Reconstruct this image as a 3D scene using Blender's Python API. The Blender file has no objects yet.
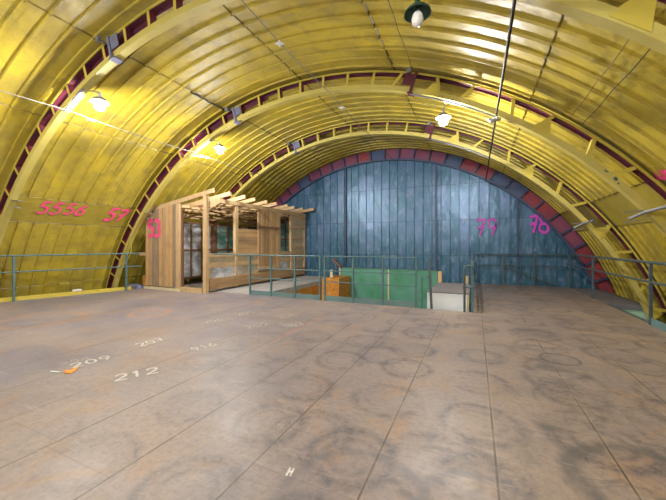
import bpy, bmesh, math, random
from mathutils import Vector, Matrix
random.seed(7)
C = bpy.context.scene.collection
PI = math.pi
rad = math.radians
CX, CZ = -3.595, -2.736          # axis of the round hangar roof
R_IN, R_OUT, R_SKIN = 7.56, 7.94, 8.0
Y_BACK, Y_END = -6.0, 12.57

# ------------------------------------------------------------------ materials
class NT:
    def __init__(s, name):
        s.m = bpy.data.materials.new(name); s.m.use_nodes = True
        s.t = s.m.node_tree; s.n = s.t.nodes; s.b = s.n['Principled BSDF']
        s.co = s.n.new('ShaderNodeNewGeometry').outputs['Position']
    def L(s, a, b): s.t.links.new(a, b)
    def put(s, sock, v):
        if hasattr(v, 'is_output'): s.L(v, sock)
        else: sock.default_value = v
    def math(s, op, a, b=0.0, c=None, clamp=False):
        n = s.n.new('ShaderNodeMath'); n.operation = op; n.use_clamp = clamp
        s.put(n.inputs[0], a); s.put(n.inputs[1], b)
        if c is not None: s.put(n.inputs[2], c)
        return n.outputs[0]
    def sep(s, v=None):
        n = s.n.new('ShaderNodeSeparateXYZ'); s.L(v or s.co, n.inputs[0]); return n.outputs
    def comb(s, x, y, z=0.0):
        n = s.n.new('ShaderNodeCombineXYZ')
        for i, v in enumerate((x, y, z)): s.put(n.inputs[i], v)
        return n.outputs[0]
    def scale(s, v, sc):
        n = s.n.new('ShaderNodeVectorMath'); n.operation = 'MULTIPLY'
        s.L(v, n.inputs[0]); n.inputs[1].default_value = sc; return n.outputs[0]
    def noise(s, sc, det=4, rough=.55, v=None, dist=0.0):
        n = s.n.new('ShaderNodeTexNoise'); s.L(v or s.co, n.inputs['Vector'])
        n.inputs['Scale'].default_value = sc; n.inputs['Detail'].default_value = det
        n.inputs['Roughness'].default_value = rough; n.inputs['Distortion'].default_value = dist
        return n.outputs[0]
    def white(s, v):
        n = s.n.new('ShaderNodeTexWhiteNoise'); n.noise_dimensions = '3D'; s.L(v, n.inputs['Vector']); return n.outputs[0]
    def ramp(s, v, a, b, lo=0.0, hi=1.0):
        n = s.n.new('ShaderNodeMapRange'); s.put(n.inputs[0], v)
        n.inputs[1].default_value = a; n.inputs[2].default_value = b
        n.inputs[3].default_value = lo; n.inputs[4].default_value = hi; return n.outputs[0]
    def mix(s, f, a, b, mode='MIX'):
        n = s.n.new('ShaderNodeMix'); n.data_type = 'RGBA'; n.blend_type = mode
        s.put(n.inputs[0], f)
        for sock, v in ((n.inputs[6], a), (n.inputs[7], b)):
            if hasattr(v, 'is_output'): s.L(v, sock)
            else: sock.default_value = (*v, 1)
        return n.outputs[2]
    def fin(s, col, rough=.6, metal=0.0, bump=None, bs=.2, bd=.02, spec=.5):
        if hasattr(col, 'is_output'): s.L(col, s.b.inputs['Base Color'])
        else: s.b.inputs['Base Color'].default_value = (*col, 1)
        s.put(s.b.inputs['Roughness'], rough); s.b.inputs['Metallic'].default_value = metal
        s.b.inputs['Specular IOR Level'].default_value = spec
        if bump is not None:
            n = s.n.new('ShaderNodeBump'); n.inputs['Strength'].default_value = bs
            n.inputs['Distance'].default_value = bd; s.L(bump, n.inputs['Height'])
            s.L(n.outputs[0], s.b.inputs['Normal'])
        return s.m

def paint(name, col, col2=None, rough=.5, sc=4, amt=.6, metal=0.0, bs=.15):
    k = NT(name); col2 = col2 or tuple(c * .6 for c in col)
    f = k.ramp(k.noise(sc, 5, .6), .35, .7, 0, amt)
    return k.fin(k.mix(f, col, col2), rough, metal, k.noise(sc * 5), bs, .01)

def skin_mat():
    k = NT('yellow_roof_paint'); x, y, z = k.sep()
    ang = k.math('ARCTAN2', k.math('SUBTRACT', z, CZ), k.math('SUBTRACT', x, CX))
    deg = k.math('MULTIPLY', ang, 57.2958)
    row = k.math('FLOOR', k.math('DIVIDE', k.math('SUBTRACT', deg, 10.9), 16.0))
    colm = k.math('FLOOR', k.math('DIVIDE', y, .6))
    tint = k.white(k.comb(row, colm, 3.0))
    a = k.mix(k.ramp(k.noise(1.1, 5, .6), .38, .66), (.46, .345, .027), (.31, .24, .04))
    a = k.mix(k.math('MULTIPLY', tint, .30), a, (.56, .45, .05))
    dirt = k.ramp(k.noise(2.6, 6, .65, dist=.6), .48, .70, 0, .6)
    a = k.mix(dirt, a, (.20, .165, .055))
    streak = k.ramp(k.noise(1.0, 3, .5, v=k.scale(k.co, (6, 6, .8))), .55, .75, 0, .25)
    a = k.mix(streak, a, (.30, .22, .04))
    # plain, older band of sheets on both flanks
    for lo, hi in ((138.9, 144.2), (34.6, 40.0)):
        m = k.math('MULTIPLY', k.math('GREATER_THAN', deg, lo), k.math('LESS_THAN', deg, hi))
        a = k.mix(k.math('MULTIPLY', m, .6), a, (.30, .235, .03))
    ln = None
    for j in (22.8, 34.6, 40.0, 56.0, 74.9, 90.9, 106.9, 122.9, 138.9, 144.2, 158.0):
        q = k.math('ABSOLUTE', k.math('SUBTRACT', deg, j)); ln = q if ln is None else k.math('MINIMUM', ln, q)
    a = k.mix(k.math('MULTIPLY', k.ramp(ln, .06, .16, 1, 0), k.ramp(k.noise(1.5, 4), .4, .6, .35, .9)), a, (.10, .075, .02))
    dn = k.math('ADD', k.noise(2.2, 3, .5), k.math('MULTIPLY', k.noise(14, 3), .12))
    return k.fin(a, k.ramp(k.noise(3), .3, .7, .42, .58), 0, dn, .5, .07, .5)

def floor_mat():
    k = NT('worn_steel_floor'); x, y, z = k.sep()
    base = k.mix(k.ramp(k.noise(.55, 5, .6, dist=.4), .4, .62), (.175, .165, .21), (.285, .235, .225))
    lft = k.ramp(x, -5.5, 1.5, 0, 1)
    base = k.mix(k.math('MULTIPLY', lft, .5), base, (.37, .265, .17))
    rust = k.ramp(k.noise(1.3, 7, .7, dist=1.0), .52, .72, 0, .7)
    base = k.mix(rust, base, (.36, .205, .095))
    fr_ = k.ramp(k.noise(5.0, 7, .75, v=k.scale(k.co, (1, .55, 1)), dist=1.5), .55, .75, 0, .55)
    base = k.mix(fr_, base, (.38, .25, .14))
    grey = k.ramp(k.noise(.9, 6, .65, v=k.scale(k.co, (1.6, .8, 1)), dist=.8), .55, .74, 0, .7)
    base = k.mix(grey, base, (.145, .15, .18))
    # per-plate tint
    seam = k.math('DIVIDE', k.math('ADD', x, 20.18), .70)
    pid = k.math('FLOOR', seam)
    yo = k.math('ADD', y, k.math('MULTIPLY', k.white(k.comb(pid, 1.0)), 2.6))
    cy = k.math('DIVIDE', yo, 2.9)
    t = k.white(k.comb(pid, k.math('FLOOR', cy), 5.0))
    base = k.mix(k.math('MULTIPLY', t, .22), base, (.22, .185, .19))
    # barrel rings in rows
    rn = k.noise(3.0, 5, .65)
    wisp = k.ramp(k.noise(13, 6, .75, dist=1.2), .42, .60, .35, 1)
    side = k.ramp(x, -4.2, -1.2, .12, 1)
    nmask = k.ramp(k.noise(1.6, 5, .7), .38, .52)
    for (sx, ox, oy, r0, w, colr, amt) in ((.76, .0, .31, .27, .075, (.055, .055, .08), .78), (.93, .4, .1, .34, .07, (.07, .065, .08), .7)):
        gx = k.math('DIVIDE', k.math('ADD', x, 30 + ox), sx); gy = k.math('DIVIDE', k.math('ADD', y, 30 + oy), sx)
        ix = k.math('FLOOR', gx); iy = k.math('FLOOR', gy)
        h1 = k.white(k.comb(ix, iy, 1.0)); h2 = k.white(k.comb(ix, iy, 2.0)); h3 = k.white(k.comb(ix, iy, 4.0))
        fx = k.math('SUBTRACT', k.math('SUBTRACT', gx, ix), k.ramp(h1, 0, 1, .42, .58))
        fy = k.math('SUBTRACT', k.math('SUBTRACT', gy, iy), k.ramp(h2, 0, 1, .42, .58))
        d = k.math('MULTIPLY', k.math('SQRT', k.math('ADD', k.math('MULTIPLY', fx, fx), k.math('MULTIPLY', fy, fy))), sx)
        d = k.math('ADD', d, k.math('MULTIPLY', k.math('SUBTRACT', rn, .5), .11))
        ring = k.ramp(k.math('ABSOLUTE', k.math('SUBTRACT', d, k.math('ADD', r0 - .05, k.math('MULTIPLY', h3, .07)))), 0, w, 1, 0)
        ring2 = k.ramp(k.math('ABSOLUTE', k.math('SUBTRACT', d, r0 * .62)), 0, w * .6, .6, 0)
        ring = k.math('MAXIMUM', ring, ring2)
        on = k.math('GREATER_THAN', h1, .35)
        base = k.mix(k.math('MULTIPLY', k.math('MULTIPLY', ring, k.math('MULTIPLY', on, side)), k.math('MULTIPLY', k.math('MULTIPLY', nmask, wisp), amt)), base, colr)
    # single rings that stand out
    for (px, py, r0, w, colr, amt) in ((.93, 4.606, .20, .022, (.03, .03, .035), .95), (-6.03, 4.3, .36, .07, (.46, .20, .08), .7),
                                       (-7.3, 3.1, .62, .09, (.40, .20, .10), .55), (1.2, 1.6, .42, .09, (.07, .07, .075), .75),
                                       (.95, 2.35, .40, .09, (.08, .08, .085), .75), (.05, 1.75, .33, .05, (.13, .12, .14), .6), (-.6, 1.6, .4, .05, (.13, .12, .14), .55)):
        dx = k.math('SUBTRACT', x, px); dy = k.math('SUBTRACT', y, py)
        d = k.math('SQRT', k.math('ADD', k.math('MULTIPLY', dx, dx), k.math('MULTIPLY', dy, dy)))
        d = k.math('ADD', d, k.math('MULTIPLY', k.math('SUBTRACT', rn, .5), w * 1.3))
        ring = k.ramp(k.math('ABSOLUTE', k.math('SUBTRACT', d, r0)), w * .3, w, 1, 0)
        base = k.mix(k.math('MULTIPLY', ring, k.math('MULTIPLY', k.ramp(k.noise(5, 4), .35, .55, .35, 1), amt)), base, colr)
    # dark oily smears on the right-hand row
    sm = k.math('MULTIPLY', k.ramp(k.math('ABSOLUTE', k.math('SUBTRACT', x, .75)), 0, .75, 1, 0), k.ramp(k.noise(2.4, 6, .7, dist=1.2), .50, .62, 0, .85))
    base = k.mix(sm, base, (.09, .09, .095))
    # faded red chalk line
    rl = k.math('MULTIPLY', k.ramp(k.math('ABSOLUTE', k.math('ADD', x, 2.67)), .01, .035, 1, 0),
                k.math('MULTIPLY', k.math('GREATER_THAN', y, 3.8), k.math('LESS_THAN', y, 5.45)))
    base = k.mix(k.math('MULTIPLY', rl, .5), base, (.55, .22, .18))
    # seams between plates
    fs = k.math('ABSOLUTE', k.math('SUBTRACT', k.math('SUBTRACT', seam, pid), .5))
    wob = k.math('MULTIPLY', k.math('SUBTRACT', k.noise(3, 3), .5), .008)
    e = k.math('SUBTRACT', .5, k.math('ADD', fs, wob))
    light = k.math('MULTIPLY', k.ramp(e, .01, .032, 1, 0), k.math('MULTIPLY', k.ramp(k.noise(2.5, 4, .7), .42, .6, .2, .75), k.ramp(x, -1.6, -.3, .25, 1)))
    base = k.mix(k.math('MULTIPLY', light, .6), base, (.42, .32, .21))
    dark = k.ramp(e, .004, .015, 1, 0)
    base = k.mix(k.math('MULTIPLY', dark, k.ramp(k.noise(1.7, 3), .4, .6, .5, 1)), base, (.05, .035, .03))
    fc = k.math('ABSOLUTE', k.math('SUBTRACT', k.math('SUBTRACT', cy, k.math('FLOOR', cy)), .5))
    ec = k.ramp(k.math('SUBTRACT', .5, fc), 0, .0018, .4, 0)
    base = k.mix(ec, base, (.10, .07, .05))
    fine = k.ramp(k.noise(22, 6, .75), .45, .68, 0, .55)
    base = k.mix(fine, base, (.13, .11, .115))
    scr = k.ramp(k.noise(3.0, 5, .8, v=k.scale(k.co, (1, 7, 1)), dist=.6), .56, .68, 0, .4)
    base = k.mix(scr, base, (.40, .33, .28))
    hgt = k.math('ADD', k.math('MULTIPLY', k.noise(1.2, 4), 1.0), k.math('MULTIPLY', k.noise(30, 4), .05))
    return k.fin(base, k.ramp(k.noise(1.1, 5, .6), .35, .65, .38, .6), 0, hgt, .25, .05, .5)

def wall_mat():
    k = NT('blue_sheet_metal'); x, y, z = k.sep()
    i = k.math('FLOOR', k.math('DIVIDE', k.math('ADD', x, 20.0), .33))
    j = k.math('FLOOR', k.math('DIVIDE', k.math('ADD', z, 10.0 - .35), 1.33))
    t = k.white(k.comb(i, j, 1.0)); t2 = k.white(k.comb(j, 2.0, 7.0))
    a = k.mix(k.ramp(t, 0, 1, .0, .7), (.038, .12, .205), (.13, .205, .37))
    a = k.mix(k.ramp(k.noise(1.2, 5, .6), .4, .65, 0, .7), a, (.022, .11, .165))
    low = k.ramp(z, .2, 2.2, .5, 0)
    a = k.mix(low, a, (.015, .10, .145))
    a = k.mix(k.ramp(k.noise(3.5, 5, .7, v=k.scale(k.co, (2.5, 1, .8))), .52, .68, 0, .6), a, (.27, .33, .48))  # pale sheen patches painted into the sheet colour
    zj = k.math('DIVIDE', k.math('ADD', z, 10.0 - .35), 1.33)
    e = k.ramp(k.math('SUBTRACT', .5, k.math('ABSOLUTE', k.math('SUBTRACT', k.math('SUBTRACT', zj, j), .5))), 0, .014, .8, 0)
    a = k.mix(e, a, (.01, .04, .06))
    return k.fin(a, .36, .25, k.math('ADD', k.noise(2.0, 3, .5, v=k.scale(k.co, (1.3, 1, .8))), k.math('MULTIPLY', t, .2)), .45, .08, .6)

def wood_mat(name, axis, c1, c2, c3, pw=.14, rough=.75, off=30.0):
    """planks counted along one axis, grain running along the other"""
    k = NT(name); s = k.sep(); u = s['XYZ'.index(axis)]
    if axis == 'Z': grain = (1.4, 1.4, 22)
    elif axis == 'X': grain = (22, 22, 1.4)
    else: grain = (1.2, 22, 22)
    i = k.math('FLOOR', k.math('DIVIDE', k.math('ADD', u, off), pw))
    t = k.white(k.comb(i, 3.0, 1.0))
    g = k.noise(1.0, 5, .65, v=k.scale(k.co, grain), dist=.5)
    a = k.mix(k.ramp(t, .15, .85), c1, c2)
    a = k.mix(k.ramp(g, .35, .7, 0, .65), a, c3)
    a = k.mix(k.ramp(k.noise(2, 4), .55, .75, 0, .35), a, (.16, .12, .09))
    a = k.mix(k.ramp(k.noise(1.0, 6, .7, v=k.scale(k.co, tuple(q * 2.2 for q in grain)), dist=.8), .5, .72, 0, .55), a, tuple(q * .35 for q in c1))
    return k.fin(a, rough, 0, g, .3, .01)

def emit(name, col, st):
    k = NT(name); k.b.inputs['Emission Color'].default_value = (*col, 1); k.b.inputs['Emission Strength'].default_value = st
    return k.fin(col, .4)

def osb_mat():
    k = NT('orange_chipboard')
    v = k.n.new('ShaderNodeTexVoronoi'); k.L(k.scale(k.co, (9, 9, 26)), v.inputs['Vector']); v.inputs['Scale'].default_value = 1.4
    h = k.sep(v.outputs['Color'])[0]
    a = k.mix(h, (.62, .27, .035), (.40, .14, .015))
    a = k.mix(k.ramp(k.noise(5, 5), .5, .7, 0, .6), a, (.70, .38, .10))
    return k.fin(a, .6)

def curtain_mat(name, c1, c2):
    k = NT(name)
    n = k.ramp(k.noise(1.0, 4, .6, v=k.scale(k.co, (3, 3, 5)), dist=1.0), .42, .58)
    return k.fin(k.mix(n, c1, c2), .2)

M = {
 'skin': skin_mat(), 'floor': floor_mat(), 'blue': wall_mat(),
 'yellow': paint('yellow_rib_paint', (.52, .41, .05), (.38, .31, .06), .5, 3),
 'pale': paint('pale_yellow_rib_paint', (.48, .40, .10), (.38, .32, .08), .5, 3),
 'maroon': paint('maroon_primer', (.10, .010, .018), (.03, .008, .04), .55, 4),
 'navy': paint('navy_primer', (.045, .07, .14), (.02, .03, .07), .5, 3),
 'red': paint('red_panel_paint', (.30, .04, .045), (.12, .02, .06), .5, 3),
 'purple': paint('purple_panel_paint', (.17, .05, .12), (.30, .05, .06), .5, 3),
 'bluepanel': paint('blue_panel_paint', (.05, .10, .20), (.10, .04, .09), .5, 3),
 'rail': paint('grey_green_rail_paint', (.085, .165, .175), (.05, .10, .11), .42, 6, .5),
 'rail_dark': paint('dark_rail_paint', (.07, .10, .11), (.04, .06, .06), .42, 6, .5),
 'toe': paint('grey_green_toe_board', (.13, .22, .22), (.08, .14, .15), .5, 3),
 'green': paint('mottled_green_board', (.06, .25, .13), (.13, .34, .28), .4, 1.3, 1.0),
 'mint': paint('pale_mint_board', (.42, .66, .46), (.36, .58, .40), .6, 2, .6),
 'cream': paint('cream_strip', (.62, .55, .36), (.45, .38, .2), .6, 4),
 'white': paint('white_board', (.76, .80, .82), (.66, .70, .72), .55, 3, .4),
 'greytop': paint('grey_roofing', (.17, .16, .17), (.12, .11, .12), .8, 5, .6),
 'concrete': paint('pale_concrete', (.40, .38, .37), (.28, .26, .26), .8, 2.4, .8),
 'ground': paint('ground_concrete', (.25, .24, .22), (.16, .15, .14), .85, 1.2, .8),
 'steel': paint('galvanised_steel', (.26, .27, .29), (.16, .17, .19), .4, 8, .6, .4),
 'bluegrey': paint('bluish_splice_plate', (.16, .17, .26), (.09, .09, .15), .45, 8, .6),
 'shade': paint('dark_green_shade', (.02, .07, .05), (.01, .03, .03), .4, 8, .5),
 'cable': paint('black_cable', (.025, .025, .025), (.012, .012, .012), .6, 8),
 'wire': paint('pale_wire', (.17, .16, .13), (.10, .10, .08), .5, 8),
 'porcelain': paint('pale_junction_box', (.62, .64, .64), (.45, .46, .46), .4, 9, .5),
 'osb': osb_mat(),
 'pink': paint('pink_spray', (.85, .06, .24), (.80, .12, .22), .6, 10, .6),
 'magenta': paint('magenta_spray', (.62, .05, .50), (.48, .06, .48), .6, 10, .6),
 'chalk': paint('white_chalk', (.66, .65, .64), (.42, .38, .34), .9, 22, .9),
 'chalkfaint': paint('faint_chalk', (.52, .48, .44), (.30, .26, .23), .9, 22, 1.0),
 'beige': paint('beige_fibreboard', (.46, .39, .27), (.36, .30, .20), .8, 3, .7),
 'orange': paint('orange_paint_chip', (.70, .30, .03), (.5, .2, .02), .6, 8),
 'tealfleck': paint('teal_patch', (.04, .11, .12), (.02, .06, .07), .6, 9),
 'bulb_on': emit('lit_bulb', (1, .97, .945), 1600), 'bulb_fill': emit('added_fill_bulb', (1, .97, .945), 950), 'bulb_off': paint('unlit_glass_bulb', (.80, .80, .76), (.7, .7, .66), .2, 9),
 'wv': wood_mat('vertical_planks', 'X', (.54, .32, .13), (.15, .12, .10), (.50, .36, .21), .153, .75, 9.583 + .153 * 40),
 'wh': wood_mat('horizontal_boards', 'Z', (.54, .32, .13), (.24, .14, .07), (.58, .39, .2), .132, .75, 20 * .132 - 1.135 + .132 * 20),
 'wy': wood_mat('upright_panel_planks', 'Y', (.54, .33, .14), (.27, .155, .07), (.56, .37, .19), .16, .75, .16 * 90 - 9.08),
 'wp': wood_mat('sawn_timber', 'X', (.50, .33, .16), (.45, .29, .14), (.62, .46, .27), 9.0),
 'wd': wood_mat('dark_old_timber', 'X', (.17, .085, .045), (.12, .06, .035), (.24, .13, .07), 9.0),
 'pane_w': curtain_mat('milky_window_sheet', (.60, .61, .64), (.36, .37, .41)),
 'pane_g': curtain_mat('green_window_sheet', (.10, .30, .26), (.30, .42, .38)),
}

# ------------------------------------------------------------------ helpers
def obj(name, bm, m, parent=None, smooth=None, mats=None):
    me = bpy.data.meshes.new(name); bmesh.ops.recalc_face_normals(bm, faces=bm.faces) ; bm.to_mesh(me); bm.free()
    me.materials.append(m)
    for e in (mats or []): me.materials.append(e)
    if smooth is not None:
        for p in me.polygons: p.use_smooth = True
        me.set_sharp_from_angle(angle=rad(smooth))
    o = bpy.data.objects.new(name, me); C.objects.link(o)
    if parent is not None:
        o.parent = parent; o.matrix_parent_inverse = Matrix.Translation(-Vector(parent.location)) if not parent.rotation_euler.z else parent_inv(parent)
    return o
def parent_inv(p):
    return (Matrix.Translation(p.location) @ Matrix.Rotation(p.rotation_euler.z, 4, 'Z')).inverted()
def tag(o, label, cat, group=None):
    o['label'] = label; o['category'] = cat
    if group: o['group'] = group
    return o
def thing(name, label, cat, loc=(0, 0, 0), group=None):
    o = bpy.data.objects.new(name, None); C.objects.link(o); o.location = loc; o.empty_display_size = .2
    return tag(o, label, cat, group)
def struct(o): o['kind'] = 'structure'; return o
def box(bm, x0, x1, y0, y1, z0, z1, mi=0):
    v = [bm.verts.new((x, y, z)) for x in (x0, x1) for y in (y0, y1) for z in (z0, z1)]
    for f in ((0, 1, 3, 2), (4, 6, 7, 5), (0, 4, 5, 1), (2, 3, 7, 6), (0, 2, 6, 4), (1, 5, 7, 3)):
        bm.faces.new([v[i] for i in f]).material_index = mi
def NB(): return bmesh.new()
def bxo(name, dims, m, parent=None):
    bm = NB(); box(bm, *dims); bmesh.ops.bevel(bm, geom=bm.edges[:], offset=min(.006, .2 * min(abs(dims[1]-dims[0]), abs(dims[3]-dims[2]), abs(dims[5]-dims[4]))), segments=1)
    return obj(name, bm, m, parent)
def beam(bm, a, b, w, h, mi=0, up=(0, 0, 1)):
    a = Vector(a); b = Vector(b); d = (b - a).normalized(); u = Vector(up)
    s = d.cross(u)
    if s.length < 1e-4: s = d.cross(Vector((0, 1, 0)))
    s.normalize(); u = s.cross(d)
    v = []
    for p in (a, b):
        for i, j in ((-1, -1), (1, -1), (1, 1), (-1, 1)): v.append(bm.verts.new(p + s * i * w / 2 + u * j * h / 2))
    for q in ((3, 2, 1, 0), (4, 5, 6, 7)): bm.faces.new([v[i] for i in q]).material_index = mi
    for i in range(4):
        j = (i + 1) % 4; bm.faces.new([v[i], v[j], v[4 + j], v[4 + i]]).material_index = mi
def tube(bm, pts, r, n=8, mi=0):
    pts = [Vector(p) for p in pts]; rings = []
    ref = None
    for i, p in enumerate(pts):
        d = (pts[min(i + 1, len(pts) - 1)] - pts[max(i - 1, 0)]).normalized()
        if ref is None:
            ref = d.cross(Vector((0, 0, 1)))
            if ref.length < .1: ref = d.cross(Vector((1, 0, 0)))
        ref = (ref - d * ref.dot(d)).normalized(); o2 = d.cross(ref)
        rings.append([bm.verts.new(p + (ref * math.cos(2 * PI * k / n) + o2 * math.sin(2 * PI * k / n)) * r) for k in range(n)])
    for a, b in zip(rings, rings[1:]):
        for k in range(n): bm.faces.new([a[k], a[(k + 1) % n], b[(k + 1) % n], b[k]]).material_index = mi
    bm.faces.new(rings[0][::-1]); bm.faces.new(rings[-1])
def lathe(bm, prof, n=20, mat=None):
    """prof: (r, z); mat places it"""
    mat = mat or Matrix.Identity(4); rings = []
    for r, z in prof:
        if r < 1e-5: rings.append([bm.verts.new(mat @ Vector((0, 0, z)))])
        else: rings.append([bm.verts.new(mat @ Vector((r * math.cos(2 * PI * k / n), r * math.sin(2 * PI * k / n), z))) for k in range(n)])
    for a, b in zip(rings, rings[1:]):
        for k in range(n):
            k2 = (k + 1) % n
            if len(a) == 1 and len(b) == 1: continue
            if len(a) == 1: bm.faces.new([a[0], b[k2], b[k]])
            elif len(b) == 1: bm.faces.new([a[k], a[k2], b[0]])
            else: bm.faces.new([a[k], a[k2], b[k2], b[k]])
def cyl(r, deg, y):
    a = rad(deg); return Vector((CX + r * math.cos(a), y, CZ + r * math.sin(a)))
def arc_box(bm, r0, r1, y0, y1, d0, d1, step=1.5, mi=0):
    n = max(1, int(round((d1 - d0) / step))); prev = None
    for i in range(n + 1):
        d = d0 + (d1 - d0) * i / n
        ring = [bm.verts.new(cyl(r, d, y)) for r, y in ((r0, y0), (r1, y0), (r1, y1), (r0, y1))]
        if prev:
            for k in range(4): bm.faces.new([prev[k], prev[(k + 1) % 4], ring[(k + 1) % 4], ring[k]]).material_index = mi
        else: bm.faces.new(ring[::-1])
        prev = ring
    bm.faces.new(prev)

# ------------------------------------------------------------------ the setting
# ceiling: one curved shell of seamed sheets
JOINTS = [10.9, 22.8, 34.6, 40.0, 56.0, 74.9, 90.9, 106.9, 122.9, 138.9, 144.2, 158, 170]
def shell():
    bm = NB(); degs = []
    d = 0.0
    while d < 180.01: degs.append(round(d, 2)); d += 1.25
    for j in JOINTS: degs += [j - .06, j + .06]
    degs = sorted(set(degs))
    ys = [(Y_BACK, 0)]; k = 0; y = Y_BACK + .15
    while y < Y_END - .05:
        ys += [(y - .021, 0), (y - .013, 1), (y + .013, 1), (y + .021, 0)]; y += .302
    ys.append((Y_END + .05, 0))
    cols = []
    for dg in degs:
        js = [0.0] + JOINTS + [180.0]
        for a, b in zip(js, js[1:]):
            if a <= dg <= b: fr = (dg - a) / (b - a); break
        step = .014 * fr
        plain = 138.9 < dg < 144.2 or 34.6 < dg < 40.0
        cols.append([bm.verts.new(cyl(R_SKIN + step - (0.034 if h and not plain else 0), dg, yy)) for yy, h in ys])
    for a, b in zip(cols, cols[1:]):
        for i in range(len(ys) - 1): bm.faces.new([a[i], a[i + 1], b[i + 1], b[i]])
    # a thickness outside, so the shell shuts out the sky
    outer = [[bm.verts.new(cyl(R_SKIN + .14, dg, yy)) for yy in (Y_BACK, Y_END + .05)] for dg in degs[::6] + [degs[-1]]]
    for a, b in zip(outer, outer[1:]): bm.faces.new([a[1], a[0], b[0], b[1]])
    return bm
ceiling = struct(obj('ceiling', shell(), M['skin'], smooth=25))

# far gable wall with standing seams
def gable():
    bm = NB(); x = CX - R_SKIN; prev = None; st = []
    k = 0; xs = []
    xx = -20.0
    while xx < 5:
        if CX - 8.0 < xx < CX + 8.0: xs += [(xx - .022, 0), (xx - .014, 1), (xx + .014, 1), (xx + .022, 0)]
        xx += .33
    xs = [(CX - 7.99, 0)] + [q for q in xs if abs(q[0] - CX) < 7.98] + [(CX + 7.99, 0)]
    for x, h in xs:
        top = CZ + math.sqrt(max(0.001, 8.04 ** 2 - (x - CX) ** 2))
        st.append((bm.verts.new((x, Y_END - .045 * h, -2.75)), bm.verts.new((x, Y_END - .045 * h, top))))
    for a, b in zip(st, st[1:]): bm.faces.new([a[0], b[0], b[1], a[1]])
    bk = [(bm.verts.new((x, Y_END + .15, -2.75)), bm.verts.new((x, Y_END + .15, CZ + math.sqrt(max(0.001, 8.04 ** 2 - (x - CX) ** 2))))) for x, h in xs[::8] + [xs[-1]]]
    for a, b in zip(bk, bk[1:]): bm.faces.new([b[0], a[0], a[1], b[1]])
    return bm
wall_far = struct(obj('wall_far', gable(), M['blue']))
def gz(x, r=7.5): return CZ + math.sqrt(r * r - (x - CX) ** 2)
for n, (x, w, z0) in enumerate(((-1.35, .075, -2.7), (1.34, .05, -.0), (-5.05, .05, .4))):
    struct(bxo('trim_%d' % (n + 1), (x - w / 2, x + w / 2, Y_END - .10, Y_END - .03, z0, gz(x) + .02), M['navy']))

# mezzanine floor, made of slabs round the stair pit
bm = NB()
P0, P1, PY = -5.5, -.05, 7.05      # pit bounds
box(bm, -10.5, 2.8, -5.6, PY, -.14, 0)
box(bm, P1, 2.8, PY, 12.5, -.14, 0)
box(bm, -9.9, -7.0, PY, 12.5, -.14, 0)
floor = struct(obj('floor', bm, M['floor']))
struct(bxo('floor_ground', (-11.55, 4.35, Y_BACK, 12.55, -2.95, -2.75), M['ground']))
deck = struct(bxo('floor_walkway', (-7.0, P0, PY, 12.5, -.14, .0), M['concrete']))
deck2 = struct(bxo('floor_ledge', (2.8, 3.62, 9.52, 12.5, -.12, -.01), M['greytop']))
# edge of the right side of the floor
struct(bxo('trim_4', (2.8, 2.83, -5.6, 9.5, -.16, .02), M['rail_dark']))

# rooms below the floor, seen in the pit
struct(bxo('wall_pit_left', (P0 - .08, P0, PY + .05, 11.2, -2.75, -.14), M['osb']))
bxt = bxo('chipboard_box', (-5.42, -4.72, 11.0, 12.2, -2.75, .10), M['osb']); tag(bxt, 'orange chipboard block beside the green boards in the pit', 'box')
gb = thing('green_partition', 'mottled green board partition standing in the pit before the blue wall', 'partition', (-3.2, 12.2, -2.75))
bxo('board', (-5.19, -3.15, 12.25, 12.30, -2.75, .42), M['green'], gb)
bxo('board', (-3.09, -1.28, 12.25, 12.30, -2.75, .42), M['green'], gb)
bxo('batten', (-3.15, -3.09, 12.23, 12.31, -2.75, .43), M['cream'], gb)
bxo('batten', (-5.24, -5.19, 12.23, 12.31, -2.75, .43), M['cream'], gb)
bxo('top_strip', (-5.24, -1.28, 12.22, 12.32, .42, .45), M['rail'], gb)
bm = NB(); beam(bm, (-5.52, 12.2, .78), (-5.12, 12.2, .45), .1, .09); tag(obj('brown_board', bm, M['wd']), 'short brown board leaning at the left end of the green partition', 'board')
struct(bxo('wall_pit_right', (2.8, 3.7, 9.56, 9.64, -2.75, -.12), M['mint']))
bxo_ = bxo('timber_stub', (-5.23, -5.13, 11.3, 11.38, .10, .40), M['cream']); tag(bxo_, 'small pale timber stub standing on the orange chipboard block', 'timber stub')

# hatch box
hb = thing('hatch_box', 'low white box with a flat grey top at the gate in the railing', 'box', (-.55, 8.0, 0))
bm = NB()
v = [bm.verts.new(p) for p in ((-.96, 7.16, -.14), (-.12, 7.16, -.14), (-.12, 9.0, -.14), (-.86, 9.0, -.14), (-.96, 7.16, .345), (-.12, 7.16, .345), (-.12, 9.0, .345), (-.86, 9.0, .345))]
for f in ((3, 2, 1, 0), (0, 1, 5, 4), (1, 2, 6, 5), (2, 3, 7, 6), (3, 0, 4, 7), (4, 5, 6, 7)): bm.faces.new([v[i] for i in f])
obj('body', bm, M['white'], hb)
bm = NB()
v = [bm.verts.new(p) for p in ((-.97, 7.15, .345), (-.11, 7.15, .345), (-.11, 9.01, .345), (-.87, 9.01, .345), (-.97, 7.15, .364), (-.11, 7.15, .364), (-.11, 9.01, .364), (-.87, 9.01, .364))]
for f in ((3, 2, 1, 0), (0, 1, 5, 4), (1, 2, 6, 5), (2, 3, 7, 6), (3, 0, 4, 7), (4, 5, 6, 7)): bm.faces.new([v[i] for i in f])
obj('lid', bm, M['greytop'], hb)
bxo('corner_batten', (-.155, -.115, 7.135, 7.16, -.14, .345), M['cream'], hb)
tag(bxo('timber_post', (-.93, -.83, 9.06, 9.14, -2.75, .66), M['wp']), 'short timber post behind the left back corner of the white box', 'post')
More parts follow.
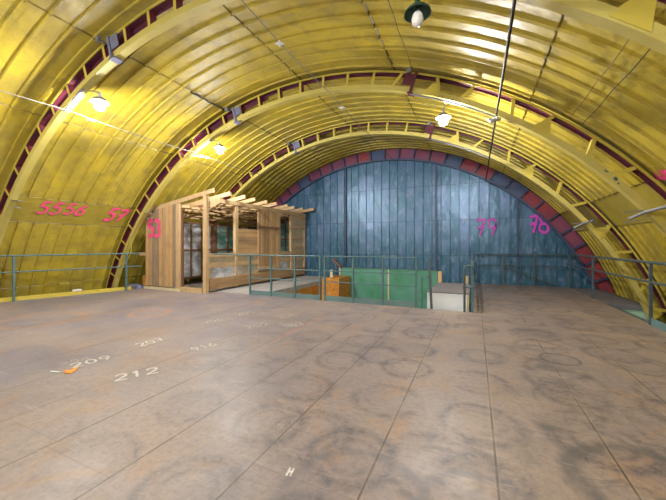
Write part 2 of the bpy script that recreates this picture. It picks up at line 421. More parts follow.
tag(bxo('timber_post', (-.25, -.16, 9.06, 9.14, -2.75, .56), M['wp']), 'short timber post behind the right back corner of the white box', 'post')

# ------------------------------------------------------------------ arch ribs
def rib(y, label, pal, seed, end=False):
    rnd = random.Random(seed)
    t = thing('arch_rib', label, 'arch', tuple(cyl(R_IN, 90, y)), 'roof arch ribs')
    chord = {'r': M['yellow'], 'e': M['navy']}[pal]
    w = .05
    if not end:
        bm = NB(); arc_box(bm, R_IN, R_IN + .012, y - .075, y + .05, 1, 179)         # bottom flange
        arc_box(bm, R_IN + .012, R_IN + .10, y - .075, y - .063, 1, 179)                # front web
        obj('inner_chord', bm, M['pale'], t, smooth=30)
        bm = NB(); arc_box(bm, R_OUT - .02, R_OUT - .008, y - .055, y + .06, 1, 179)
        arc_box(bm, R_OUT - .125, R_OUT - .02, y + .048, y + .06, 98, 179); arc_box(bm, R_OUT - .055, R_OUT - .02, y + .048, y + .06, 1, 98)
        obj('outer_chord', bm, M['maroon'], t, smooth=30)
        bm = NB(); arc_box(bm, R_OUT - .025, R_OUT + .01, y - .075, y - .056, 1, 179); obj('chord_lip', bm, M['yellow'], t, smooth=30)
    else:
        bm = NB(); arc_box(bm, R_IN - .03, R_IN + .04, y - .05, y + .05, 1, 179); obj('inner_chord', bm, M['navy'], t, smooth=30)
    d = 3.2 + (seed * 1.3) % 3; i = 0
    while d < 177.5:
        a = rad(d); tv = Vector((-math.sin(a), 0, math.cos(a)))
        if not end:
            wf = .055 if d > 75 else .06
            bm = NB()
            lean = 0.0 if d > 75 else (.13 if i % 2 else -.13)
            p0 = cyl(R_IN + .09, d, y - .069) + tv * lean; p1 = cyl(R_OUT - .03, d, y - .069)
            rv = (p1 - p0).normalized()
            beam(bm, p0, p1, wf, .008, 0, up=(0, -1, 0))
            q = tv * (wf / 2)
            o = tv * (-wf / 2 if d > 90 else wf / 2)
            dy = Vector((0, .062, 0))
            beam(bm, p0 + o + dy, p1 + o + dy, .118, .007, 1 if (d > 72 or rnd.random() < .25) else 0, up=tuple(tv))
            obj('strut', bm, M['yellow'], t, mats=[M['maroon'] if seed < 3 else M['pale']])
            if d < 72 and i % 3 == 0:
                bm = NB()
                for yy in (y - .084,):
                    c = cyl(R_IN + .02, d, yy)
                    pts = [c - tv * .17, c + tv * .17, cyl(R_IN + .24, d, yy) + tv * .035, cyl(R_IN + .24, d, yy) - tv * .035]
                    vs = [bm.verts.new(p) for p in pts] + [bm.verts.new(p + Vector((0, .008, 0))) for p in pts]
                    bm.faces.new(vs[:4][::-1]); bm.faces.new(vs[4:])
                    for k in range(4): bm.faces.new([vs[k], vs[(k + 1) % 4], vs[4 + (k + 1) % 4], vs[4 + k]])
                obj('gusset_plate', bm, M['yellow'], t)
            d += 4.35 if d > 72 else 5.2
        else:
            bm = NB(); arc_box(bm, R_IN + .05, R_SKIN - .02, y - .06, y + .03, d - .18, d + .18, .36); obj('strut', bm, M['navy'], t)
            d2 = d + 4.35
            r = rnd.random()
            mm = M['bluepanel'] if 47 < d < 57 else M['red'] if (d < 62 and r < .78) else (M['bluepanel'] if r < .3 or (62 < d < 66) else (M['red'] if r < .5 else M['purple']))
            bm = NB(); arc_box(bm, R_IN + .05, R_SKIN - .02, y + .03, y + .05, d + .2, min(d2 - .2, 178), 1.3)
            obj('infill_panel', bm, mm, t, smooth=30)
            d = d2
        i += 1
    if not end:
        for dg in ((105.3, 71.3, 137.6, 38.0) if seed < 3 else (105.3, 71.3, 38.0)):
            a = rad(dg); tv = Vector((-math.sin(a), 0, math.cos(a)))
            if dg in (105.3, 71.3):
                bm = NB(); arc_box(bm, R_IN - .04, R_OUT + .0, y - .12, y - .085, dg - .2, dg + .2, .4)
                arc_box(bm, R_IN + .12, R_IN + .34, y - .1, y - .088, dg - (1.6 if dg > 90 else 0), dg + (0 if dg > 90 else 1.6), .8)
                arc_box(bm, R_IN - .03, R_IN - .012, y - .12, y + .05, dg - .45, dg + .45, .45)
                obj('splice_bracket', bm, M['bluegrey'] if dg > 90 else M['maroon'], t)
                bm = NB(); p = cyl(R_OUT - .02, dg + 1.0, y - .18)
                beam(bm, p - Vector((0, .0, .04)), p + Vector((0, .0, .05)), .09, .05); beam(bm, p, p + Vector((0, .12, .0)), .03, .03); obj('clip', bm, M['steel'], t)
            else:
                s = 1 if dg > 90 else -1
                bm = NB(); p = cyl(R_IN - .0, dg, y)
                beam(bm, p, p + Vector((s * .22, .02, -.02)), .10, .012); beam(bm, p + Vector((-.02 * s, -.0, -.14)), p + Vector((s * .20, .02, -.18)), .08, .012)
                obj('shelf_bracket', bm, M['steel'], t)
    return t
RIBS = [.42, 3.40, 6.42, 9.38]
rib(RIBS[0], 'yellow trussed roof arch just above the camera, nearest of the arches', 'r', 0)
rib(RIBS[1], 'large yellow trussed roof arch cutting the upper left and upper right corners', 'r', 1)
middle_rib = rib(RIBS[2], 'yellow trussed roof arch landing at the left end of the timber shed', 'r', 2)
rib(RIBS[3], 'smaller yellow trussed roof arch passing behind the shed, last before the blue wall', 'r', 3)
rib(12.45, 'dark arch with red and purple infill panels framing the blue end wall', 'e', 4, True)

# ------------------------------------------------------------------ lamps, wires
def make_lamp(lit, loc, label, group, bulb='bulb_on'):
    t = thing('pendant_lamp', label, 'lamp', tuple(loc), group)
    T = Matrix.Translation(loc)
    bm = NB(); lathe(bm, [(0, .17), (.03, .17), (.035, .10), (.045, .09), (.045, .06), (0, .055)], 16, T); obj('socket', bm, M['porcelain'] if lit else M['shade'], t, smooth=40)
    bm = NB(); lathe(bm, [(.04, .085), (.10, .07), (.145, .02), (.15, .0), (.142, .0), (.136, .018), (.095, .062), (.04, .077)], 28, T); obj('shade', bm, M['steel'] if lit else M['shade'], t, smooth=40)
    bm = NB(); lathe(bm, [(r_ * (1.25 if lit else .95), z_ * (1.1 if lit else 1)) for r_, z_ in ((0, .06), (.022, .055), (.03, .03), (.058, -.01), (.07, -.065), (.058, -.11), (.025, -.135), (0, -.14))], 18, T)
    obj('bulb', bm, M[bulb] if lit else M['bulb_off'], t, smooth=60)
    ch = loc + Vector((0, 0, .17)); rb = min(RIBS + [-2.6], key=lambda q: abs(q - loc.y))
    dg = math.degrees(math.atan2(loc.z - CZ, loc.x - CX))
    bm = NB(); tube(bm, [ch, Vector((loc.x, loc.y, loc.z + .19)), cyl(R_IN - .02, dg, rb + .03)], .012, 8); obj('arm', bm, M['steel'], t)
    return t
LP = 0
def lamp(dg, y, lit, label, group='pendant lamps under the roof arches', P=None):
    loc = cyl(7.36, dg, y); make_lamp(lit, loc, label, group)
lamp(112.6, 3.58, True, 'lit pendant lamp at upper left, hanging beside the big left arch')
lamp(112.6, 6.62, True, 'lit pendant lamp above the timber shed, left one on the middle arch')
lamp(65.9, 6.80, True, 'lit pendant lamp high over the blue end wall, right of the picture centre')
lamp(65.9, 3.62, False, 'unlit lamp with dark green shade at the top edge of the picture')
for dg, y, P in ((112.6, .6, 300), (65.9, .6, 420), (112.6, -2.4, 330), (65.9, -2.4, 330)):  # extra lamps added out of view behind the camera to even the light
    loc = cyl(7.36, dg, y)
    make_lamp(True, loc, 'added fill lamp out of view behind the camera, %s side, %s' % ('left' if dg > 90 else 'right', 'near row' if y > 0 else 'rear row'), 'pendant lamps under the roof arches', 'bulb_fill')

def cable(dg, r, y0, y1, th, m, label, name='cable'):
    bm = NB(); pts = []; n = 40
    for i in range(n + 1):
        y = y0 + (y1 - y0) * i / n
        ph = ((y - .42) % 3.0) / 3.0
        p = cyl(r, dg, y); p.z -= .05 * 4 * ph * (1 - ph); pts.append(p)
    tube(bm, pts, th, 6); o = obj(name, bm, m, smooth=60); return tag(o, label, 'cable')
cable(117.2, 7.50, -4, 12.4, .008, M['wire'], 'thin pale wire running along the left side of the roof')
cable(84.9, 7.52, -4, 12.4, .009, M['wire'], 'thin pale wire running near the crown of the roof')
cable(58.4, 7.50, -4, 12.4, .017, M['cable'], 'thick dark cable crossing from the top edge to the end wall, right of centre')
def skin_cable(dg, y0, y1, th, m, label):
    bm = NB(); pts = [cyl(R_SKIN - .05 - .006 * math.sin(i * 1.7), dg + .05 * math.sin(i * .9), y0 + (y1 - y0) * i / 16) for i in range(17)]
    tube(bm, pts, th, 6); tag(obj('cable', bm, m, smooth=60), label, 'cable')
skin_cable(106.9, 5.2, 6.25, .02, M['cable'], 'short black cable lying along a sheet joint before the middle arch, left side')
skin_cable(49.5, 3.6, 6.2, .006, M['cable'], 'dark wire fixed along the roof sheets at the right, right one of a pair')
skin_cable(51.0, 3.6, 6.2, .006, M['wd'], 'brownish wire fixed along the roof sheets at the right, left one of a pair')
skin_cable(71.8, 3.6, 6.3, .005, M['cable'], 'thin dark wire near the crown between the unlit lamp and the middle arch')
def junction(dg, r, y, s, label):
    bm = NB(); p = cyl(r, dg, y)
    lathe(bm, [(0, -.35 * s), (.7 * s, -.3 * s), (s, 0), (.7 * s, .3 * s), (0, .35 * s)], 14, Matrix.Translation(p) @ Matrix.Rotation(rad(dg - 90), 4, 'Y'))
    for a in range(4):
        q = p + Vector((math.cos(a * PI / 2 + .5), math.sin(a * PI / 2 + .5), 0)) * s * 1.5; tube(bm, [p, q], s * .28, 8)
    tag(obj('junction_box', bm, M['porcelain'], smooth=50), label, 'junction box', 'pale junction boxes on the roof wires')
junction(117.2, 7.44, 3.75, .055, 'pale junction box on the left wire just right of the big left arch')
junction(58.4, 7.44, 6.25, .075, 'pale junction box on the thick cable where it crosses the middle arch')
junction(84.9, 7.46, 4.35, .05, 'pale junction box on the crown wire before the middle arch')
junction(84.9, 7.46, 7.0, .05, 'pale junction box on the crown wire beyond the middle arch')
def conduit(d0, d1, y, label):
    bm = NB(); tube(bm, [cyl(R_IN - .03, d0 + (d1 - d0) * i / 14, y) for i in range(15)], .017, 8)
    tag(obj('conduit', bm, M['steel' if d0 < 90 else 'bluegrey'], smooth=60), label, 'pipe')
conduit(71.3, 57.8, 6.36, 'grey conduit clipped under the middle arch between lamp and junction box')
conduit(112.6, 117.8, 3.34, 'grey conduit clipped under the big left arch beside its lamp')
conduit(112.6, 117.8, 6.36, 'grey conduit clipped under the middle arch above the shed')
conduit(72, 58.2, 9.32, 'grey conduit clipped under the last arch before the blue wall')
bm = NB(); p = cyl(R_IN - .03, 118.6, 6.36); tube(bm, [p, p + Vector((.24, .22, -.02))], .014); 
lathe(bm, [(0, -.03), (.05, -.02), (.05, .02), (0, .03)], 12, Matrix.Translation(p + Vector((.3, .26, -.03)))); tag(obj('wire_holder', bm, M['porcelain'], smooth=50), 'small pale wire holder on a rod below the middle arch, left of the shed lamp', 'bracket')
# rods on the right flank
for y, dg, lab in ((RIBS[2] - .1, 37.8, 'grey steel rod sticking out of the middle arch at the right edge'), (RIBS[3] - .1, 37.9, 'grey steel rod sticking out of the last arch at the right')):
    p = cyl(R_IN - .02, dg, y); bm = NB(); tube(bm, [p + Vector((-.18, .05, -.10)), p, p + Vector((.10, -.38, .04))], .025, 8)
    tag(obj('steel_rod', bm, M['steel'], smooth=50), lab, 'rod')
bm = NB(); tube(bm, [cyl(R_IN - .03, 145.5, 6.36) , cyl(R_IN - .16, 147.5, 6.40), cyl(R_IN - .16, 150, 6.42), cyl(R_IN - .03, 152.5, 6.36)], .016, 8)
tag(obj('bent_pipe', bm, M['yellow'], smooth=50), 'thin yellow bent pipe on the middle arch just left of the shed', 'pipe')

# ------------------------------------------------------------------ spray numbers and chalk
def arcp(cx, cy, rx, ry, a0, a1, n=12):
    return [(cx + rx * math.cos(rad(a0 + (a1 - a0) * i / n)), cy + ry * math.sin(rad(a0 + (a1 - a0) * i / n))) for i in range(n + 1)]
GL = {
 '0': [arcp(.3, .5, .28, .5, 90, 450, 18)], '1': [[(.1, .75), (.32, 1), (.32, 0)]],
 '2': [arcp(.3, .72, .28, .28, 170, -30, 10) + [(.02, 0), (.62, 0)]],
 '3': [arcp(.28, .74, .27, .26, 150, -80, 10), arcp(.28, .26, .3, .27, 80, -150, 10)],
 '4': [[(.4, 0), (.4, 1), (.0, .35), (.6, .35)]],
 '5': [[(.62, 1), (.16, 1), (.10, .58)] + arcp(.28, .30, .32, .30, 105, -140, 12)],
 '6': [[(.5, .98), (.2, .7)] + arcp(.3, .28, .28, .28, 150, 510, 18)],
 '7': [[(0, .93), (.62, 1), (.25, 0)], [(.08, .48), (.55, .55)]],
 '8': [arcp(.3, .75, .22, .24, -90, 270, 16), arcp(.3, .27, .29, .27, 90, 450, 16)],
 '9': [arcp(.3, .72, .27, .27, 0, 360, 16) + [(.56, .5), (.3, 0)]],
 'H': [[(0, 0), (0, 1)], [(.5, 0), (.5, 1)], [(0, .5), (.5, .5)]],
 'b': [[(.0, .5), (.2, .75), (.45, .8), (.6, .55), (.8, .7)], [(.05, .3), (.4, .5), (.7, .35)], [(.1, .6), (.6, .6)], [(.1, .45), (.7, .5)]],
}
def ribbon_text(name, text, fmap, w, m, parent, adv=.85, label=None, jit=.02):
    bm = NB(); x = 0; sn = 0; nv = (fmap(.1, 0) - fmap(0, 0)).cross(fmap(0, .1) - fmap(0, 0)).normalized()
    for ch in text:
        if ch == ' ': x += .45; continue
        for st in GL[ch]:
            # resample then smooth a little
            pts = [Vector((a + x + random.uniform(-jit, jit), b + random.uniform(-jit, jit))) for a, b in st]
            out = []
            for a, b in zip(pts, pts[1:]):
                k = max(1, int((b - a).length / .08))
                out += [a.lerp(b, i / k) for i in range(k)]
            out.append(pts[-1]); prev = None; sn += 1; off = nv * (.0012 * (sn % 4))
            for i, p in enumerate(out):
                d = (out[min(i + 1, len(out) - 1)] - out[max(0, i - 1)]); d.normalize()
                nrm = Vector((-d.y, d.x)) * w / 2 * random.uniform(.8, 1.15)
                a, b = bm.verts.new(fmap(*(p + nrm)) + off), bm.verts.new(fmap(*(p - nrm)) + off)
                if prev: bm.faces.new([prev[0], prev[1], b, a])
                prev = (a, b)
        x += adv
    o = obj(name, bm, m, parent)
    if label: o['label'] = label
    return o
def on_skin(y0, dy, a0, da, slant=0, r=7.985):
    return lambda u, v: cyl(r, a0 + da * v, y0 + dy * u + slant * v)
# u runs along +Y on the left flank; v is upward (angle falls)
ribbon_text('painted_number', '55', on_skin(4.05, .31, 142.0, -2.5, .06), .17, M['pink'], ceiling, label='pink sprayed 55')
ribbon_text('painted_number', '56', on_skin(4.60, .31, 141.8, -2.4, .05), .17, M['pink'], ceiling, label='pink sprayed 56')
ribbon_text('painted_number', '57', on_skin(5.62, .36, 142.6, -3.1, .10), .20, M['pink'], ceiling, label='pink sprayed 57')
ribbon_text('painted_mark', 'b', on_skin(6.36, -.95, 41.2, -2.0, 0), .28, M['pink'], ceiling, label='pink sprayed mark')
for (dg, rr, ra, rd) in ((42.6, 7.625, .34, .028), (42.0, 7.60, .2, .012), (43.9, 7.63, .3, .014)):
    bm = NB(); bm.faces.new([bm.verts.new(cyl(rr + rd * math.cos(k * PI / 5) * random.uniform(.7, 1.1), dg + ra * math.sin(k * PI / 5) * random.uniform(.7, 1.1), RIBS[2] - .0775)) for k in range(10)])
    obj('paint_patch', bm, M['tealfleck'], middle_rib)
on_wall = lambda x0, z0, sx, sz, y=Y_END - .048: (lambda u, v: Vector((x0 + sx * u, y, z0 + sz * v)))
ribbon_text('painted_number', '79', on_wall(.04, 1.72, .46, .60), .11, M['magenta'], wall_far, adv=.82, label='magenta sprayed 79')
ribbon_text('painted_number', '78', on_wall(1.68, 1.80, .42, .58), .17, M['magenta'], wall_far, adv=.72, label='magenta sprayed 78')
def on_floor(p, u, s):
    ux, uy = u; l = math.hypot(ux, uy); ux /= l; uy /= l
    return lambda a, b: Vector((p[0] + (ux * a * 1.0 - uy * b) * s[0] + 0, p[1] + (uy * a) * s[0] + ux * b * s[0], .0015)) if s[1] is None else Vector((p[0] + ux * a * s[0] - uy * b * s[1], p[1] + uy * a * s[0] + ux * b * s[1], .0015))
for txt, p, u, s, w, m in (
    ('212', (-3.33, 2.0), (.19, .31), (.165, .17), .17, 'chalk'), ('209', (-4.12, 2.02), (.10, .38), (.16, .16), .15, 'chalk'),
    ('207', (-4.15, 2.83), (.04, .36), (.15, .17), .14, 'chalk'), ('916', (-3.33, 3.0), (.09, .31), (.135, .15), .15, 'chalk'),
    ('206', (-4.32, 4.13), (.11, .30), (.14, .18), .15, 'chalkfaint'), ('202', (-3.42, 4.16), (.22, .39), (.17, .18), .15, 'chalkfaint'),
    ('205', (-4.20, 4.85), (.15, .35), (.15, .22), .15, 'chalkfaint'), ('204', (-3.34, 5.0), (.2, .35), (.15, .22), .15, 'chalkfaint'),
    ('203', (-2.87, 4.5), (.2, .35), (.14, .18), .15, 'chalkfaint'), ('208', (-4.33, 2.0), (.10, .38), (.12, .10), .12, 'chalkfaint'), ('H', (-1.03, 1.60), (1, .2), (.05, .07), .25, 'chalk')):
    ribbon_text('chalk_number', txt, on_floor(p, u, s), w, M[m], floor, label='white chalk %s' % txt)
# bits lying on the floor
bm = NB(); tube(bm, [(-4.21, 1.855, .008), (-4.15, 1.87, .009), (-4.085, 1.885, .008)], .007, 8); tag(obj('white_stick', bm, M['white'], smooth=40), 'small white stick lying on the floor by the orange scrap', 'stick')
bm = NB(); pts = [(-4.06, 1.905), (-4.0, 1.89), (-3.955, 1.925), (-3.98, 1.975), (-4.05, 2.04), (-4.085, 2.02), (-4.06, 1.97), (-4.09, 1.945)]
lo = [bm.verts.new((x, y, .002)) for x, y in pts]; hi = [bm.verts.new((x, y, .012 + .006 * math.sin(i * 2))) for i, (x, y) in enumerate(pts)]
bm.faces.new(lo[::-1]); bm.faces.new(hi)
for i in range(8): bm.faces.new([lo[i], lo[(i + 1) % 8], hi[(i + 1) % 8], hi[i]])
tag(obj('orange_scrap', bm, M['orange']), 'small orange scrap lying on the floor below the chalk 209', 'scrap')

# ------------------------------------------------------------------ railings
def rtube(name, pts, r, t, m='rail', n=8):
    bm = NB(); tube(bm, pts, r, n); return obj(name, bm, M[m], t, smooth=50)
def railing(label, pts, hs, posts, r=.021, toe=None, m='rail', ph=None, loc=None):
    t = thing('railing', label, 'railing', tuple(loc or (*posts[0], 0)), None)
    for x, y in posts:
        bm = NB(); beam(bm, (x, y, 0), (x, y, (ph or hs[0]) - r), .042, .042, up=(0, 1, 0)); obj('post', bm, M[m], t)
    for h, nm in zip(hs, ('top_rail', 'mid_rail', 'lower_rail')):
        rtube(nm, [(x, y, h) for x, y in pts], r if nm == 'top_rail' else r * .8, t, m)
    if toe:
        bm = NB()
        for (a, b) in zip(toe, toe[1:]): beam(bm, (a[0], a[1], .065), (b[0], b[1], .065), .012, .125)
        obj('toe_board', bm, M['toe'], t)
    return t
railing('grey green railing along the left edge of the floor, before the yellow wall', [(-10.37, 3.52), (-9.62, 6.55)], (1.12, .72), [(-10.30, 3.80), (-9.70, 6.15)])
railing('left section of the grey green railing in front of the pit', [(-5.72, 7.05), (-3.54, 7.05)], (1.10, .74, .47), [(-5.72, 7.05), (-5.01, 7.05), (-4.27, 7.05), (-3.54, 7.05)], toe=[(-5.72, 7.05), (-3.54, 7.05)], r=.017)
railing('right section of the grey green railing in front of the pit', [(-3.41, 7.05), (-1.18, 7.05)], (1.10, .74, .47), [(-3.41, 7.05), (-2.66, 7.05), (-1.93, 7.05), (-1.18, 7.05)], toe=[(-3.41, 7.05), (-1.18, 7.05)], r=.016)
tag(rtube('rail_bar', [(-6.94, 6.92, 1.12), (-5.74, 7.05, 1.10)], .017, None), 'single rail bar linking the shed corner post to the pit railing', 'rail')
tag(bxo('orange_post', (-3.50, -3.44, 7.06, 7.12, 0, .50), M['osb']), 'short orange board between the two railing sections at the pit', 'board')
t = thing('railing', 'grey green railing along the right edge of the pit, seen end on', 'railing', (-.05, 7.2, 0))
for y in (7.05, 8.9, 10.7, 12.35):
    bm = NB(); beam(bm, (-.05, y, 0), (-.05, y, 1.05), .045, .045, up=(0, 1, 0)); obj('post', bm, M['rail'], t)
rtube('top_rail', [(-.05, 7.05, 1.06), (-.05, 12.33, 1.06)], .02, t, 'rail_dark'); rtube('mid_rail', [(-.05, 7.05, .68), (-.05, 12.33, .68)], .017, t, 'rail_dark')
railing('dark railing along the foot of the blue end wall', [(.02, 12.36), (2.72, 12.36)], (1.06, .68), [(.9, 12.36), (1.8, 12.36)], m='rail_dark')
t = railing('grey railing along the right edge of the floor', [(2.77, -2.0), (2.77, 12.36)], (1.08, .74), [(2.77, y) for y in (-1.8, 1.2, 4.2, 7.22, 10.15, 12.36)], r=.026, toe=None, m='rail_dark')
bm = NB(); beam(bm, (2.77, -2, .065), (2.77, 7.2, .065), .012, .125); obj('toe_board', bm, M['toe'], t)
# diagonal brace bars of the railings by the end wall
bm = NB(); beam(bm, (.9, 12.44, .62), (2.5, 12.44, .04), .03, .03); tag(obj('brace_bar', bm, M['rail_dark']), 'dark slanting bar leaning on the foot of the blue wall', 'bar')
# gate pieces
bm = NB(); beam(bm, (-.85, 7.03, .01), (-.905, 7.03, 1.10), .05, .035, up=(0, 1, 0)); tag(obj('gate_bar', bm, M['rail_dark']), 'dark slightly leaning bar left of the white box', 'bar')
bm = NB(); tube(bm, [(-1.06, 7.06, .0), (-1.06, 7.06, .68), (-1.05, 7.06, .70), (-.91, 7.04, .70)], .016); tag(obj('gate_hook', bm, M['rail'], smooth=50), 'low bent green bracket just left of the leaning bar', 'bracket')
pts = [(-.20, 7.03, 0), (-.20, 7.03, .80)] + [(-.115 + .085 * math.cos(rad(a)), 7.03, .86 + .10 * math.sin(rad(a))) for a in range(180, -1, -20)] + [(-.03, 7.03, .80), (-.03, 7.03, .78)]
bm = NB(); tube(bm, pts, .022); tube(bm, [(-.23, 7.03, .52), (-.05, 7.03, .52)], .02); tag(obj('grab_hoop', bm, M['rail_dark'], smooth=50), 'dark bent hoop handle at the right of the white box', 'handle')
bm = NB(); pts = [(.06, 7.15, .012), (.10, 7.6, .012), (.02, 8.2, .012), (.12, 9.0, .012)]
# curb along the left edge
t = bxo('yellow_curb', (-.02, .02, 0, 2.85, 0, .10), M['yellow']); tag(t, 'low yellow curb along the left floor edge under the railing', 'curb')
t.location = (-10.47, 3.56, 0); t.rotation_euler.z = -math.atan2(.72, 2.7)
bm = NB(); beam(bm, (-10.13, 4.95, .128), (-10.08, 5.15, .128), .05, .05); tag(obj('white_lump', bm, M['porcelain']), 'small white lump lying on the yellow curb', 'lump')

# ------------------------------------------------------------------ timber shed
SY, SX = 6.70, -7.05
shed = thing('timber_shed', 'open roofed shed of raw timber and boards at the left, marked 53', 'shed', (-8.2, 9.4, 0))
def P(name, dims, m): return bxo(name, dims, M[m], shed)
def roofz(x): return 2.455 + (x + 9.5) * .158
# front wall planks
bm = NB(); x = -9.58; i = 0
while x < -8.18:
    w = .153; z1 = roofz(x + .08) - .02 - (.10 if i == 0 else 0)
    box(bm, x, x + w - .012, SY - .012 + .006 * (i % 3), SY + .018, .10, z1); x += w; i += 1
fw = obj('front_wall', bm, M['wv'], shed)
ribbon_text('painted_number', '53', lambda u, v: Vector((-9.46 + .40 * u, SY - .016, 1.66 + .50 * v)), .24, M['pink'], fw, adv=.80, label='pink sprayed 53')
P('frame_beam', (-9.6, -8.2, SY + .02, SY + .07, .10, .20), 'wp'); P('frame_beam', (-9.6, -8.2, SY + .02, SY + .07, 1.95, 2.05), 'wp')
P('post', (-8.20, -8.04, SY - .03, SY + .09, .0, 2.62), 'wp')
P('post', (-7.10, -6.98, SY - .03, SY + .08, .0, 2.80), 'wp')
P('inner_floor', (-8.98, -7.16, SY + .1, 12.35, .0, .015), 'concrete')
P('door_jamb', (-8.04, -7.98, SY + .02, SY + .08, .1, 2.5), 'wd')
P('sill', (-8.04, -7.14, SY - .02, SY + .08, .0, .13), 'wp')
P('foam_strip', (-9.62, -8.0, SY - .05, SY + .05, .0, .07), 'cream')
P('stub_beam', (-9.95, -9.58, SY + .02, SY + .09, 1.04, 1.14), 'wp')
# side posts and plate
for y in (7.98, 10.40, 11.32): P('post', (SX - .06, SX + .042, y - .06, y + .07, .05, 2.74), 'wp')
P('post', (SX - .06, SX + .05, 12.38, 12.47, .05, 2.74), 'wp')
P('top_plate', (SX - .05, SX + .06, SY + .11, 12.48, 2.66, 2.78), 'wp')
P('top_plate', (-9.08, -8.99, SY + .1, 12.36, 2.34, 2.42), 'wd')
P('beam', (-8.15, -8.07, SY + .1, 12.48, 2.52, 2.60), 'wp')
# low side wall: boards and panels
Y0, Y1 = SY + .12, 12.45
P('low_panel', (SX - .03, SX - .005, Y0, Y1, .10, 1.06), 'beige')
P('low_rail', (SX - .005, SX + .035, Y0, Y1, 1.02, 1.13), 'wp')
P('low_rail', (SX - .005, SX + .035, Y0, Y1, .71, .84), 'wp')
P('low_rail', (SX - .005, SX + .055, Y0, Y1, .08, .40), 'wh')
P('white_board', (SX - .0, SX + .012, 6.95, 8.2, .40, .71), 'pane_w')
P('white_board', (SX - .0, SX + .012, 9.9, 11.0, .40, .70), 'pane_w')
# horizontal boards
bm = NB()
for k in range(6): box(bm, SX - .02, SX + .012 + .006 * (k % 2), 8.05, 9.1, 1.135 + k * .132, 1.135 + k * .132 + .126)
obj('board_panel', bm, M['wh'], shed)
# upright board panel
bm = NB(); y = 9.08; k = 0
while y < 10.35: box(bm, SX - .0, SX + .05 + .006 * (k % 2), y, y + .153, .45, 2.72); y += .16; k += 1
obj('upright_panel', bm, M['wy'], shed)
P('batten', (SX + .056, SX + .085, 9.08, 10.36, 1.98, 2.07), 'wd')
P('batten', (SX + .056, SX + .085, 9.08, 10.36, .50, .60), 'wp')
# far panel with battens
P('end_panel', (SX - .02, SX + .01, 11.39, 12.38, 1.06, 2.66), 'beige')
for z in (1.25, 1.66, 2.10, 2.52): P('batten', (SX + .01, SX + .045, 11.39, 12.38, z, z + .09), 'wp')
# left wall with windows
def window(dims, axis, pm, nx=2, nz=2, fw=.07):
    x0, x1, y0, y1, z0, z1 = dims
    bm = NB()
    if axis == 'X':
        for i in range(nx + 1): yy = y0 + (y1 - y0) * i / nx; box(bm, x0, x1, yy - fw / 2, yy + fw / 2, z0, z1)
        for j in range(nz + 1): zz = z0 + (z1 - z0) * j / nz; box(bm, x0 - .004, x1 + .004, y0 - fw / 2, y1 + fw / 2, zz - fw / 2, zz + fw / 2)
    else:
        for i in range(nx + 1): xx = x0 + (x1 - x0) * i / nx; box(bm, xx - fw / 2, xx + fw / 2, y0, y1, z0, z1)
        for j in range(nz + 1): zz = z0 + (z1 - z0) * j / nz; box(bm, x0 - fw / 2, x1 + fw / 2, y0 - .004, y1 + .004, zz - fw / 2, zz + fw / 2)
    f = obj('window_frame', bm, M['wd'], shed)
    o = bxo('pane', ((x0 + x1) / 2 - .006, (x0 + x1) / 2 + .006, y0, y1, z0, z1) if axis == 'X' else (x0, x1, (y0 + y1) / 2 - .006, (y0 + y1) / 2 + .006, z0, z1), M[pm], f)
window((-9.08, -9.02, 7.05, 8.9, .25, 2.15), 'X', 'pane_w', 4)
window((-9.08, -9.02, 9.15, 10.35, .25, 2.15), 'X', 'pane_g', 2)
window((-9.08, -9.02, 10.5, 12.1, .25, 2.15), 'X', 'pane_g', 3)
window((-8.9, -7.15, 12.40, 12.46, .8, 2.5), 'Y', 'pane_g', 4)
P('inner_post', (-9.05, -8.97, 8.95, 9.09, .0, 2.34), 'wd')
# rafters and the lattice beneath
ys = [6.73, 7.37, 8.0, 8.6, 9.22, 9.85, 10.5, 11.12, 11.75, 12.34]
for i, y in enumerate(ys):
    x1 = -6.72 - (.0, .02, -.04, .05, .0, .03, -.03, .04, .0, -.22)[i]
    bm = NB(); x0 = -9.5 if i == 0 else -9.0
    up = .055 + (.02 if i % 2 else 0)
    beam(bm, (x0, y, roofz(x0) + up - .03), (x1, y + random.uniform(-.03, .03), roofz(x1) + up - .03), .055, .12)
    obj('rafter', bm, M['wp'], shed)
for i in range(15):
    y = 6.95 + i * .38; z = -.10 - .06 * (i % 3)
    bm = NB(); beam(bm, (-9.0, y, roofz(-9.0) + z - .03), (-7.02, y + random.uniform(-.3, .3), roofz(-7.1) + z), .045, .05)
    obj('ceiling_batten', bm, M['wd' if i % 4 == 3 else 'wp'], shed)
for i in range(7):
    x = -8.9 + i * .29
    bm = NB(); beam(bm, (x, 6.85, roofz(x) - .24), (x + random.uniform(-.1, .1), 12.4, roofz(x) - .24), .05, .04)
    obj('ceiling_batten', bm, M['wd' if i % 3 == 2 else 'wp'], shed)
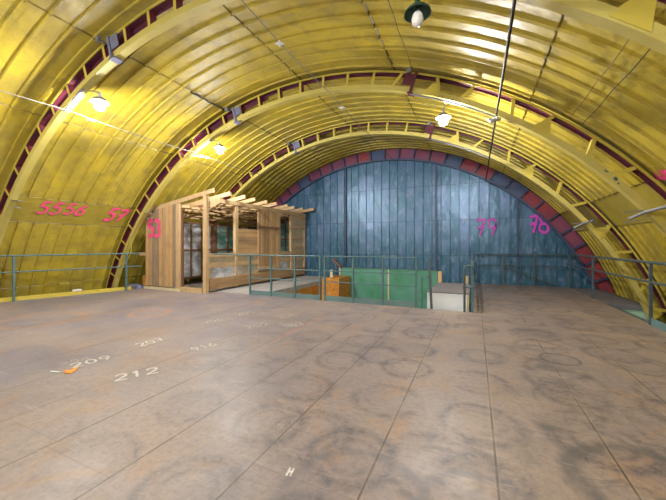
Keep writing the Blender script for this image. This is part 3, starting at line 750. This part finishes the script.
bm = NB(); v = [(SX + .06, 6.85, 2.66), (SX + .06, 7.25, 2.66), (SX + .06, 6.85, 2.44)]
vs = [bm.verts.new(p) for p in v] + [bm.verts.new((p[0] - .03, p[1], p[2])) for p in v]
bm.faces.new(vs[:3]); bm.faces.new(vs[3:][::-1])
for k in range(3): bm.faces.new([vs[k], vs[3 + k], vs[3 + (k + 1) % 3], vs[(k + 1) % 3]])
obj('knee_brace', bm, M['wp'], shed)

# rubble by the shed
bm = NB(); rnd = random.Random(3); g = {}
for i in range(9):
    for j in range(5):
        e = 1 if 0 < i < 8 and 0 < j < 4 else 0
        g[i, j] = bm.verts.new((-10.42 + i * .095 + rnd.uniform(-.01, .01), 6.52 + j * .09 + rnd.uniform(-.01, .01), .004 + e * rnd.uniform(.04, .12)))
for i in range(8):
    for j in range(4): bm.faces.new([g[i, j], g[i + 1, j], g[i + 1, j + 1], g[i, j + 1]])
o = obj('rag_heap', bm, M['bluegrey'], smooth=40); md = o.modifiers.new('s', 'SOLIDIFY'); md.thickness = .01; tag(o, 'flat grey rag heap on the floor between the arch foot and the shed', 'rag')
tag(bxo('wood_block', (-10.15, -10.03, 6.98, 7.08, 0, .36), M['osb']), 'orange brown wood block standing behind the grey rag heap', 'block')

# ------------------------------------------------------------------ light from the open rear end and camera
w = bpy.data.worlds.new('World'); bpy.context.scene.world = w; w.use_nodes = True
w.node_tree.nodes['Background'].inputs[0].default_value = (.86, .93, 1.0, 1)
w.node_tree.nodes['Background'].inputs[1].default_value = 1.3

cam = bpy.data.cameras.new('Camera'); co = bpy.data.objects.new('Camera', cam); C.objects.link(co)
cam.sensor_width = 36; cam.lens = 36 * 314.5 / 666; cam.shift_y = -5 / 666; cam.clip_start = .05; cam.clip_end = 200
co.location = (0, 0, 1.383); co.rotation_euler = (rad(90), 0, math.atan(142 / 314.5))
s = bpy.context.scene; s.camera = co
s.view_settings.view_transform = 'Standard'; s.view_settings.look = 'None'; s.view_settings.gamma = 1; s.view_settings.exposure = -0.15
